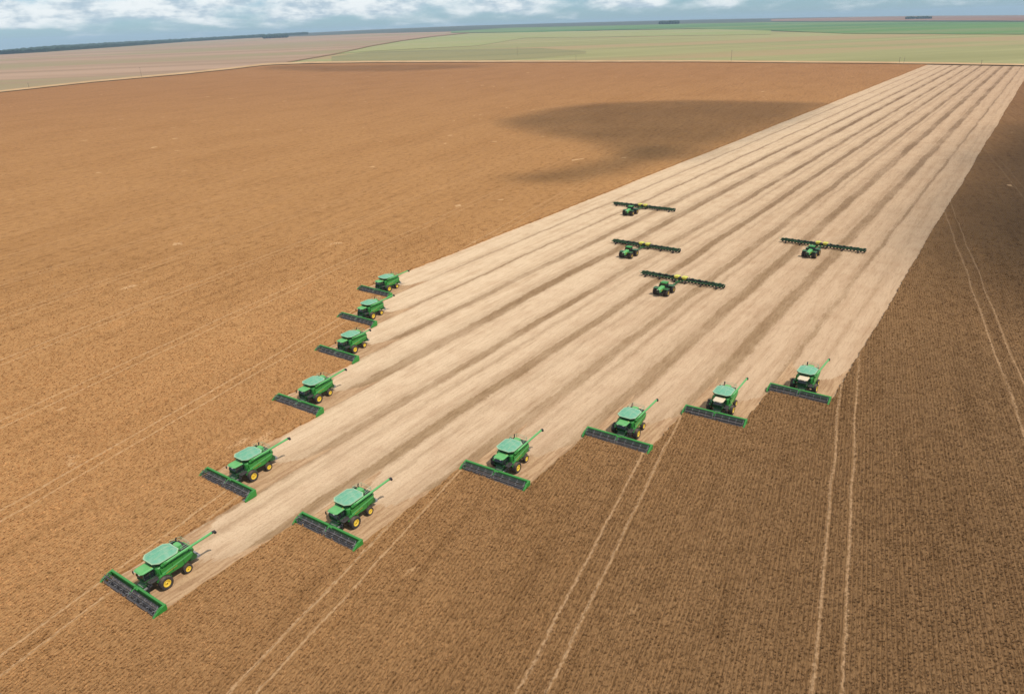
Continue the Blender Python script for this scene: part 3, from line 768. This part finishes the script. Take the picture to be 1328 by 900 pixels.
    # grain tank: dark flared funnel, pale eight-sided folding cover and rim
    def octo(x0, x1, hw, z, c): return [(x1, -hw + c, z), (x1, hw - c, z), (x1 - c * .9, hw, z), (x0 + c * .9, hw, z), (x0, hw - c, z), (x0, -hw + c, z), (x0 + c * .9, -hw, z), (x1 - c * .9, -hw, z)]
    m = MB(); m.loft([octo(-5.6, -2.55, 1.20, 3.20, .3), octo(-5.85, -2.25, 1.52, 3.72, .45)]); fn = m.build('grain_tank', M_dkg, root)
    m = MB()
    m.loft([octo(-6.05, -2.02, 1.76, 3.90, .72), octo(-6.05, -2.02, 1.76, 3.98, .72)])
    tr_ = m.build('tank_rim', M_rim_t, root)
    m = MB()
    m.loft([octo(-5.90, -2.17, 1.62, 3.982, .68), octo(-5.45, -2.75, 1.15, 4.10, .55), octo(-4.9, -3.4, .5, 4.14, .3)])
    m.build('tank_cover', M_teal, root)
    m = MB(); m.loft([octo(-5.95, -2.10, 1.66, 3.70, .62), octo(-5.98, -2.06, 1.70, 3.90, .68)]); m.build('tank_skirt', M_blk, root)
    m = MB()
    m.tube([(-5.95, 0, 3.995), (-2.15, 0, 3.995)], .001, 3)
    for yy in (-.55, .55): m.box(-5.5, -2.7, yy - .025, yy + .025, 4.05, 4.15)
    m.build('cover_hoop', M_rim_t, root)
    # rear deck: air cleaner box, round rotary screen, rails, exhaust
    m = MB(); m.loft([octo(-6.9, -6.1, .62, 3.34, .1), octo(-6.85, -6.12, .58, 3.95, .18)]); m.build('engine_hood', M_grn2, root)
    m = MB(); m.lathe_y([(.62, -1.56), (.62, -1.72), (.5, -1.78)], -6.7, 0, 3.0, 20); m.build('rotary_screen', M_blk, root)
    m = MB(); m.box(-7.5, -6.15, -1.35, 1.35, 3.33, 3.375); m.build('rear_deck', M_blk, root)
    m = MB()
    rl = [(-6.2, 1.30), (-7.55, 1.25), (-7.62, -.9), (-6.2, -1.35)]
    for z in (3.78, 4.12): m.tube([(x, y, z) for x, y in rl], .03, 5)
    for x, y in rl: m.tube([(x, y, 3.35), (x, y, 4.12)], .03, 5)
    m.build('hand_rail', M_rim_t, root)
    m = MB(); m.tube([(-6.9, -.85, 3.3), (-6.9, -.85, 4.2), (-7.05, -.85, 4.35)], .10, 8); m.build('exhaust', M_blk, root)
    # unloading auger folded back along the left side
    m = MB(); m.tube([(-3.0, 1.30, 3.0), (-3.05, 1.72, 3.45), (-3.3, 1.86, 3.62), (-3.6, 1.88, 3.66)], .25, 8); m.build('auger_elbow', M_grn, root)
    m = MB(); m.tube([(-3.4, 1.88, 3.64), (-7.2, 2.12, 3.98), (-10.55, 2.36, 4.28)], .17, 8); ag = m.build('unloading_auger', M_grn2, root)
    m = MB(); m.tube([(-10.45, 2.35, 4.26), (-10.85, 2.38, 4.24), (-10.98, 2.39, 3.92)], [.21, .22, .20], 8); m.build('spout', M_blk, ag)
    m = MB(); m.tube([(-6.9, 1.7, 3.2), (-7.0, 2.10, 3.84)], .06, 5); m.build('auger_cradle', M_blk, root)
    for s in (-1, 1):
        m = MB(); m.box(-7.99, -7.92, s * .95 - .12, s * .95 + .12, 2.40, 2.60)
        m.build('tail_light', M_red, root)
    m = MB(); m.box(-7.96, -7.90, -.45, .45, 2.25, 2.5); m.build('rear_grille', M_blk, root)
    m = MB(); m.lathe_y([(.05, .72), (.05, .82)], -2.0, 0, 3.42, 8); m.build('beacon', M_yel, root)
    return root

C0 = combine()
GROUP = 'combine harvesters in a V formation across the field'
LAB = {
 0: ('green combine harvester farthest back at the top of the left arm of the V', 0),
 1: ('green combine harvester second from the top of the left arm of the V', 0),
 2: ('third combine harvester down the left arm, green, no auger reaching past its rear', 0),
 3: ('green combine harvester fourth down the left arm, auger standing out behind it', 0),
 4: ('green combine harvester fifth down the left arm, next behind the leading one', 0),
 5: ('leading green combine harvester at the point of the V, lowest in the left foreground', 0),
 6: ('green combine harvester first on the right arm, to the right of the leader', 0),
 7: ('green combine harvester second on the right arm, wheel tracks starting left of its header', 0),
 8: ('green-roofed combine harvester third on the right arm, next to the cream-roofed pair', 0),
 9: ('combine harvester with a cream cab roof, the nearer and left one of two such', 1),
 10: ('combine harvester with a cream cab roof at the far right end of the V', 1)}
HEAD = {0: 4.0, 1: 1.0, 2: 0.5, 3: -1.5, 4: 0.5, 5: 0, 6: 0, 7: -1.5, 8: -.5, 9: -1.5, 10: 1.0}
# body axis: driving direction is -hu
FA = math.atan2(-hu[1], -hu[0])
objs = []
for i, (uc, vc) in enumerate(UV):
    o = C0 if i == 0 else copy_tree(C0)
    x, y = uv2xy(uc, vc)
    o.location = (x, y, 0.03); o.rotation_euler = (0, 0, FA + R(-HEAD[i]))
    tag(o, LAB[i][0], 'combine harvester', GROUP)
    objs.append(o)
for i in (9, 10):
    for ch in objs[i].children:
        if ch.name.split('.')[0] in ('header_frame', 'draper_belt', 'cutter_bar', 'header_end_panel', 'reel', 'reel_arm'):
            for q in [ch] + list(ch.children):
                q.data = q.data.copy()
                for v in q.data.vertices: v.co.y *= 0.92
for i, o in enumerate(objs):
    for ch in o.children:
        nm = ch.name.split('.')[0]
        if i in (9, 10) and nm == 'cab_roof':
            ch.data = ch.data.copy(); ch.data.materials[0] = M_cream; ch['label'] = 'dusty cream cab roof'
        if i == 2 and nm == 'unloading_auger':
            s = 0.62
            ch.data = ch.data.copy()
            for v in ch.data.vertices: v.co.x = -3.4 + (v.co.x + 3.4) * s; v.co.z = 3.64 + (v.co.z - 3.64) * s
            for c2 in ch.children:
                c2.data = c2.data.copy()
                for v in c2.data.vertices: v.co.x += (10.55 - 3.4) * (1 - s); v.co.z -= .62 * (1 - s)

# ------------------------------------------------------------------ articulated tractor (x forward, origin on the ground at the hinge)
def tractor():
    root = empty('tractor')
    for x in (1.75, -1.75):
        for s in (-1, 1):
            wheel(root, 'wheel', x, s * 1.10, .98, .98, .62, .42, s, 16, M_rimt)
            wheel(root, 'outer_wheel', x, s * 1.86, .98, .98, .62, .42, s, 16, M_rimt)
        m = MB(); m.tube([(x, -2.1, .98), (x, 2.1, .98)], .2, 8); m.build('axle', M_dkg, root)
    m = MB(); m.box(.35, 3.3, -.5, .5, .8, 1.35, .08); m.box(-2.9, -.35, -.5, .5, .8, 1.4, .08); m.tube([(-.5, 0, 1.0), (.5, 0, 1.0)], .25, 8); m.build('chassis', M_blk, root)
    m = MB()
    m.loft([[(3.65, -.40, 1.35), (3.65, .40, 1.35), (3.60, .38, 2.0), (3.55, .26, 2.15), (3.55, -.26, 2.15), (3.60, -.38, 2.0)],
            [(2.6, -.55, 1.3), (2.6, .55, 1.3), (2.6, .55, 2.2), (2.6, .38, 2.42), (2.6, -.38, 2.42), (2.6, -.55, 2.2)],
            [(.95, -.62, 1.3), (.95, .62, 1.3), (.95, .62, 2.35), (.95, .42, 2.58), (.95, -.42, 2.58), (.95, -.62, 2.35)]])
    hd = m.build('hood', M_grn2, root, True)
    m = MB(); m.box(3.62, 3.69, -.34, .34, 1.4, 1.98); m.build('grille', M_blk, hd)
    for s in (-1, 1):
        m = MB(); m.prism([(1.0, 1.85), (3.3, 1.75), (3.3, 1.82), (1.0, 1.94)], min(s * .60, s * .64), max(s * .60, s * .64)); m.build('stripe', M_yel, hd)
        m = MB(); m.box(3.55, 3.70, s * .28 - .1, s * .28 + .1, 2.0, 2.1); m.build('headlight', M_lamp, root)
        m = MB(); m.box(.95, 2.65, min(s * .80, s * 2.15), max(s * .80, s * 2.15), 2.02, 2.07); m.build('fender', M_dkg, root)
    m = MB(); m.loft([[(.95, -.85, 1.75), (.95, .85, 1.75), (-.75, .85, 1.75), (-.75, -.85, 1.75)], [(.75, -.80, 3.15), (.75, .80, 3.15), (-.70, .82, 3.15), (-.70, -.82, 3.15)]])
    cab = m.build('cab', M_glass, root)
    m = MB()
    for s in (-1, 1):
        m.tube([(.95, s * .86, 1.75), (.76, s * .81, 3.15)], .05, 5); m.tube([(-.75, s * .86, 1.75), (-.70, s * .83, 3.15)], .06, 5); m.tube([(.1, s * .86, 1.75), (.1, s * .82, 3.15)], .04, 5)
    m.box(-.8, 1.0, -.88, .88, 1.62, 1.78); m.build('pillars', M_blk, cab)
    m = MB(); m.box(-.95, 1.0, -.95, .95, 3.15, 3.27, .04); m.box(-.8, .8, -.8, .8, 3.27, 3.38, .05); m.build('cab_roof', M_grn, root)
    m = MB(); m.prism([(-.8, 1.45), (-3.1, 1.4), (-3.1, 1.75), (-2.4, 2.05), (-.8, 2.1)], -.6, .6)
    for s in (-1, 1): m.box(-2.7, -.9, min(s * .62, s * 2.15), max(s * .62, s * 2.15), 2.02, 2.08)
    m.build('rear_frame', M_dkg, root)
    m = MB(); m.tube([(1.0, -.72, 2.3), (1.0, -.72, 3.5)], .07, 8); m.build('exhaust', M_blk, root)
    m = MB(); m.tube([(-3.0, 0, .75), (-3.5, 0, .6)], .09, 6); m.build('drawbar', M_blk, root)
    return root
def planter(half):
    """wide folding planter: x forward, origin on the ground under the toolbar middle; tongue reaches forward to the drawbar"""
    root = empty('seed_planter')
    m = MB(); m.box(-.08, .20, -half, half, .85, 1.08)
    for k in range(13):
        y = -half + 2 * half * k / 12; m.box(-.95, .2, max(y - .08, -half), min(y + .08, half), .86, 1.02)
    m.build('toolbar', M_imp, root)
    n = int(half * 2 / 1.0); m = MB(); q = MB()
    for k in range(n):
        y = -half + .4 + (2 * half - .8) * k / (n - 1); t = .10 * (k % 2)
        m.box(-1.45 - t, -.9 - t, y - .46, y + .46, .45, 1.25 + t); m.prism([(-1.3, .05), (-.6, .25), (-.15, .85), (-.95, .85)], y - .07, y + .07)
        q.box(-1.40 - t, -.95 - t, y - .22, y + .22, 1.255 + t, 1.36 + t)
        m.prism([(-1.75 - t, 0.02), (-1.45, 0.02), (-1.35, .45), (-1.85 - t, .45)], y - .12, y + .12)
    o = m.build('row_units', M_blk, root); o['kind'] = 'stuff'
    o = q.build('hopper_lids', M_dkg, root); o['kind'] = 'stuff'
    m = MB(); m.prism([(0, .8), (0, 1.25), (7.2, .68), (7.2, .52)], -.16, .16); m.tube([(0, -1.5, 1.0), (3.5, 0, .95), (0, 1.5, 1.0)], .09, 6)
    m.build('tongue', M_dkg, root)
    for s in (-1, 1):
        m = MB()
        y = s * 1.15
        m.loft([[(-.65, y - .40, 1.25), (.40, y - .40, 1.25), (.40, y + .40, 1.25), (-.65, y + .40, 1.25)], [(-.95, y - .72, 1.85), (.65, y - .72, 1.85), (.65, y + .72, 1.85), (-.95, y + .72, 1.85)],
                [(-.85, y - .62, 2.0), (.55, y - .62, 2.0), (.55, y + .62, 2.0), (-.85, y + .62, 2.0)]])
        t = m.build('seed_tank', M_yel2, root)
        m = MB(); m.box(-.55, .25, y - .40, y + .40, 2.0, 2.08); m.build('lid', M_yel2, t)
        m = MB(); m.tube([(-.7, s * 2.3, 1.0), (-.7, s * 2.5, 1.8), (.9, s * 2.5, 1.8)], .05, 5); m.build('hydraulic_frame', M_blk, root)
        # row marker arm folded over the wing, its tip standing past the end
        m = MB(); m.tube([(.1, s * half * .55, 1.25), (.1, s * half * .98, 1.50)], .07, 5); m.tube([(.1, s * half * .98, 1.5), (.1, s * half * .75, 1.75)], .05, 5)
        m.build('marker_arm', M_dkg, root)
        m = MB(); m.tube([(.1, s * half, .95), (.25, s * (half + .45), 1.75)], .06, 5); m.build('marker_tip', M_pale, root)
    for y in (-half * .86, -half * .5, -1.6, 1.6, half * .5, half * .86):
        wheel(root, 'transport_wheel', .45, y, .45, .45, .30, .2, 1, 12, M_blk)
    m = MB(); m.lathe_y([(.42, -.3), (.42, .3)], .7, 0, 1.55, 12); m.build('vacuum_fan', M_blk, root)
    m = MB(); m.box(-1.05, -.7, -2.4, 2.4, 1.16, 1.24); m.tube([(-1.0, -2.4, 1.2), (-1.0, -2.4, 2.0), (-1.0, 2.4, 2.0), (-1.0, 2.4, 1.2)], .03, 4); m.build('catwalk', M_gry, root)
    return root
T0 = tractor()
PL = [(272.3, -124.6, 13.4, 'tractor', 0), (220.3, -99.6, 12.2, 'x', 1), (192.9, -75.6, 12.6, 'x', 2), (247.6, -50.2, 13.2, 'x', 3)]
PLAB = ['farthest of the four wide planters, at the top of the left column of three', 'middle one of the three wide planters in the left column',
        'wide planter nearest of the four, lowest in the left column of three', 'wide planter working alone on the right side of the pale strip']
TLAB = ['green tractor with dual wheels, farthest one, pulling the topmost planter', 'green dual-wheeled tractor in the middle of the left column of three',
        'green tractor with dual wheels nearest to the combines, pulling the lowest planter', 'green tractor with dual wheels alone on the right side of the strip']
PTILT = [-.9, -2.6, -2.2, -3.2]
TV = [-.6, -.5, -.6, .2]
for k, (u, v, half, _, i) in enumerate(PL):
    p_ = planter(half); x, y = uv2xy(u, v); p_.location = (x, y, 0.03); p_.rotation_euler = (0, 0, FA + R(PTILT[k] * .9))
    tag(p_, PLAB[k], 'planter', 'wide seed planters sowing the harvested strip')
    t = T0 if k == 0 else copy_tree(T0)
    ff = Vector((math.cos(p_.rotation_euler.z), math.sin(p_.rotation_euler.z)))
    q = Vector((x, y)) + ff * 10.75
    t.location = (q.x, q.y, 0.03); t.rotation_euler = (0, 0, FA + R(PTILT[k] * .9))
    tag(t, TLAB[k], 'tractor', 'tractors pulling planters')

# ------------------------------------------------------------------ poles along the far edge of the field
def pole(px, py, hpx, label):
    a, r = pix_r(px, py); x, y = r * math.sin(a), r * math.cos(a)
    h = hpx / FPX * r
    root = empty('utility_pole', (x, y, float(land_z(a, r))))
    m = MB(); m.tube([(0, 0, -.3), (0, 0, h)], [.30, .18], 8); m.build('post', M_wpole, root)
    m = MB(); m.box(-1.4, 1.4, -.09, .09, h - 1.1, h - .85); m.build('crossarm', M_wpole, root)
    for xx in (-1.2, 0, 1.2):
        m = MB(); m.tube([(xx, 0, h - .85), (xx, 0, h - .45)], .09, 6); m.build('insulator', M_gry, root)
    root.rotation_euler.z = R(20)
    tag(root, label, 'utility pole', 'poles along the far edge of the field')
pole(948, 81.3, 13.5, 'tall pole standing against the pasture behind the middle of the field edge')
pole(747, 81.0, 8, 'shorter pole at the far field edge, between the tallest pole and the diagonal lane')
pole(671, 73, 11, 'thin pole standing in the olive field beyond the field edge')
pole(184, 101.5, 11, 'pole beside the left field border, below the woodland belt')
pole(38, 115.5, 6, 'short pole near the left end of the field border')
pole(1166, 83, 6.5, 'left one of two close poles just left of the strip end')
pole(1172, 83.2, 6.5, 'right one of two close poles just left of the strip end')
pole(827, 40, 4, 'small distant pole on the edge of the bright green field')
pole(1272, 86, 6, 'pole behind the far end of the harvested strip')

# ------------------------------------------------------------------ groves on the horizon
def grove(px0, px1, pyb, hm, label, dist=9000.0, gaps=()):
    V, F = [], []
    import bmesh
    bm = bmesh.new()
    a0 = pix_r(px0, pyb)[0]; a1 = pix_r(px1, pyb)[0]
    ac = (a0 + a1) / 2; cx_, cy_ = dist * math.sin(ac), dist * math.cos(ac)
    n = 130
    for k in range(n):
        t = random.random()
        if any(g0 < t < g1 for g0, g1 in gaps): continue
        a = a0 + (a1 - a0) * t; r = dist + random.uniform(-60, 60)
        x, y, z = r * math.sin(a), r * math.cos(a), float(land_z(a, r))
        h = hm * random.uniform(.75, 1.1)
        mt = Matrix.Translation((x - cx_, y - cy_, z + h * .55)) @ Matrix.Diagonal((h * .36, h * .36, h * .48, 1))
        r_ = bmesh.ops.create_icosphere(bm, subdivisions=2, radius=1.0, matrix=mt)
        for v in r_['verts']: v.co += Vector((random.uniform(-1, 1), random.uniform(-1, 1), random.uniform(-1, 1))) * h * .05
        bmesh.ops.create_cone(bm, segments=5, radius1=h * .03, radius2=h * .02, depth=h * .3, cap_ends=True, matrix=Matrix.Translation((x - cx_, y - cy_, z + h * .12)))
    me = bpy.data.meshes.new('tree_grove'); bm.to_mesh(me); bm.free(); me.materials.append(M_wood)
    o = bpy.data.objects.new('tree_grove', me); col.objects.link(o); o.location = (cx_, cy_, 0)
    tag(o, label, 'grove', 'tree groves on the horizon', None)
grove(341, 373, 45.5, 34, 'leftmost grove on the horizon, a flat dark block above the pale field')
grove(855, 880, 27.5, 36, 'small grove on the horizon above the middle of the green field')
grove(1175, 1208, 21.5, 26, 'two-part grove on the right horizon above the end of the strip', gaps=((.36, .43),))

# ------------------------------------------------------------------ fair-weather clouds overhead (out of the picture) that shade parts of the field
mc = NT('cloud_puff')
mc.t.nodes.remove(mc.b)
df = mc.n('ShaderNodeBsdfDiffuse'); df.inputs[0].default_value = (.95, .95, .95, 1)
tr = mc.n('ShaderNodeBsdfTransparent'); ts = mc.n('ShaderNodeBsdfTranslucent'); ts.inputs[0].default_value = (.9, .9, .9, 1)
a1 = mc.n('ShaderNodeMixShader'); a1.inputs[0].default_value = .5
mc.t.links.new(df.outputs[0], a1.inputs[1]); mc.t.links.new(ts.outputs[0], a1.inputs[2])
a2 = mc.n('ShaderNodeMixShader'); a2.inputs[0].default_value = .020
mc.t.links.new(tr.outputs[0], a2.inputs[1]); mc.t.links.new(a1.outputs[0], a2.inputs[2]); mc.t.links.new(a2.outputs[0], mc.out.inputs[0])
def inside(x, y, P):
    c = False; n = len(P)
    for i in range(n):
        (x1, y1), (x2, y2) = P[i], P[(i + 1) % n]
        if (y1 > y) != (y2 > y) and x < (x2 - x1) * (y - y1) / (y2 - y1) + x1: c = not c
    return c
import bmesh
_b = bmesh.new(); bmesh.ops.create_icosphere(_b, subdivisions=2, radius=1.0)
ICO_V = np.array([v.co[:] for v in _b.verts]); _b.verts.index_update(); ICO_F = np.array([[v.index for v in f.verts] for f in _b.faces]); _b.free()
def cloud(poly, n, rad, label, alt=1300.0, flat=0.35):
    P = [Vector((x, y)) for x, y in poly]
    xs = [p.x for p in P]; ys = [p.y for p in P]; PP = [(p.x, p.y) for p in P]
    Vc, Fc = [], []; off = SUN * (alt / SUN.z)
    cx_, cy_ = (min(xs) + max(xs)) / 2, (min(ys) + max(ys)) / 2
    st_ = math.sqrt(abs(sum(PP[i][0] * PP[(i + 1) % len(PP)][1] - PP[(i + 1) % len(PP)][0] * PP[i][1] for i in range(len(PP)))) / 2 / n)
    pts = []
    gx = min(xs)
    while gx < max(xs):
        gy = min(ys)
        while gy < max(ys):
            q = (gx + random.uniform(-.6, .6) * st_, gy + random.uniform(-.6, .6) * st_)
            if inside(q[0], q[1], PP): pts.append(q)
            gy += st_
        gx += st_
    for x, y in pts:
        r = rad * random.uniform(.45, 1.25)
        z = random.uniform(0, rad * 1.2)
        sh = SUN * (z / SUN.z)
        Vc.append(ICO_V * np.array([r, r, r * .6]) + np.array([x - cx_ + sh.x, y - cy_ + sh.y, z])); Fc.append(ICO_F + len(ICO_V) * len(Fc))
    me = bpy.data.meshes.new('cloud'); VV = np.concatenate(Vc).astype(np.float32); FF = np.concatenate(Fc).astype(np.int32)
    me.vertices.add(len(VV)); me.vertices.foreach_set('co', VV.ravel()); me.loops.add(FF.size); me.loops.foreach_set('vertex_index', FF.ravel())
    me.polygons.add(len(FF)); me.polygons.foreach_set('loop_start', np.arange(0, FF.size, 3, dtype=np.int32)); me.update(calc_edges=True)
    me.materials.append(mc.m)
    me.polygons.foreach_set('use_smooth', [True] * len(me.polygons))
    o = bpy.data.objects.new('cloud', me); col.objects.link(o); o.location = (cx_ + off.x, cy_ + off.y, alt)
    tag(o, label, 'cloud', 'clouds over the field')
def gp(pts): return [G(*q) for q in pts]
cloud(gp([(650, 160), (700, 146), (760, 136), (900, 131), (1070, 135), (1055, 144), (1008, 162), (945, 184), (905, 199), (880, 208), (830, 208), (800, 198), (775, 186), (720, 176)]), 1300, 21, 'cloud casting the large dark patch left of the strip')
cloud(gp([(640, 233), (720, 238), (790, 228), (835, 212), (875, 200), (860, 186), (820, 196), (770, 212), (700, 226)]), 190, 13, 'small cloud casting the lower tail of the dark patch')
cloud(gp([(340, 90), (420, 93), (520, 93), (640, 87), (600, 84.5), (360, 86)]), 300, 45, 'thin cloud shading the far field corner')
cloud(gp([(1345, 166), (1322, 190), (1306, 215), (1290, 255), (1270, 300), (1290, 345), (1340, 380), (1480, 400), (1600, 300), (1500, 160)]), 360, 42, 'broad cloud shading the field right of the strip')

# ------------------------------------------------------------------ haze
hz = NT('haze_air'); hz.t.nodes.remove(hz.b)
pvn = hz.n('ShaderNodeVolumePrincipled'); pvn.inputs['Color'].default_value = (.60, .80, 1.0, 1); pvn.inputs['Density'].default_value = 3.9e-5; pvn.inputs['Anisotropy'].default_value = 0.0
hz.t.links.new(pvn.outputs[0], hz.out.inputs['Volume'])
B = 26000.0
mb = MB().box(-B, B, -B, B, -420, 190)
o = mb.build('haze', hz.m); tag(o, kind='stuff'); o['label'] = 'thin pale haze over the plain'
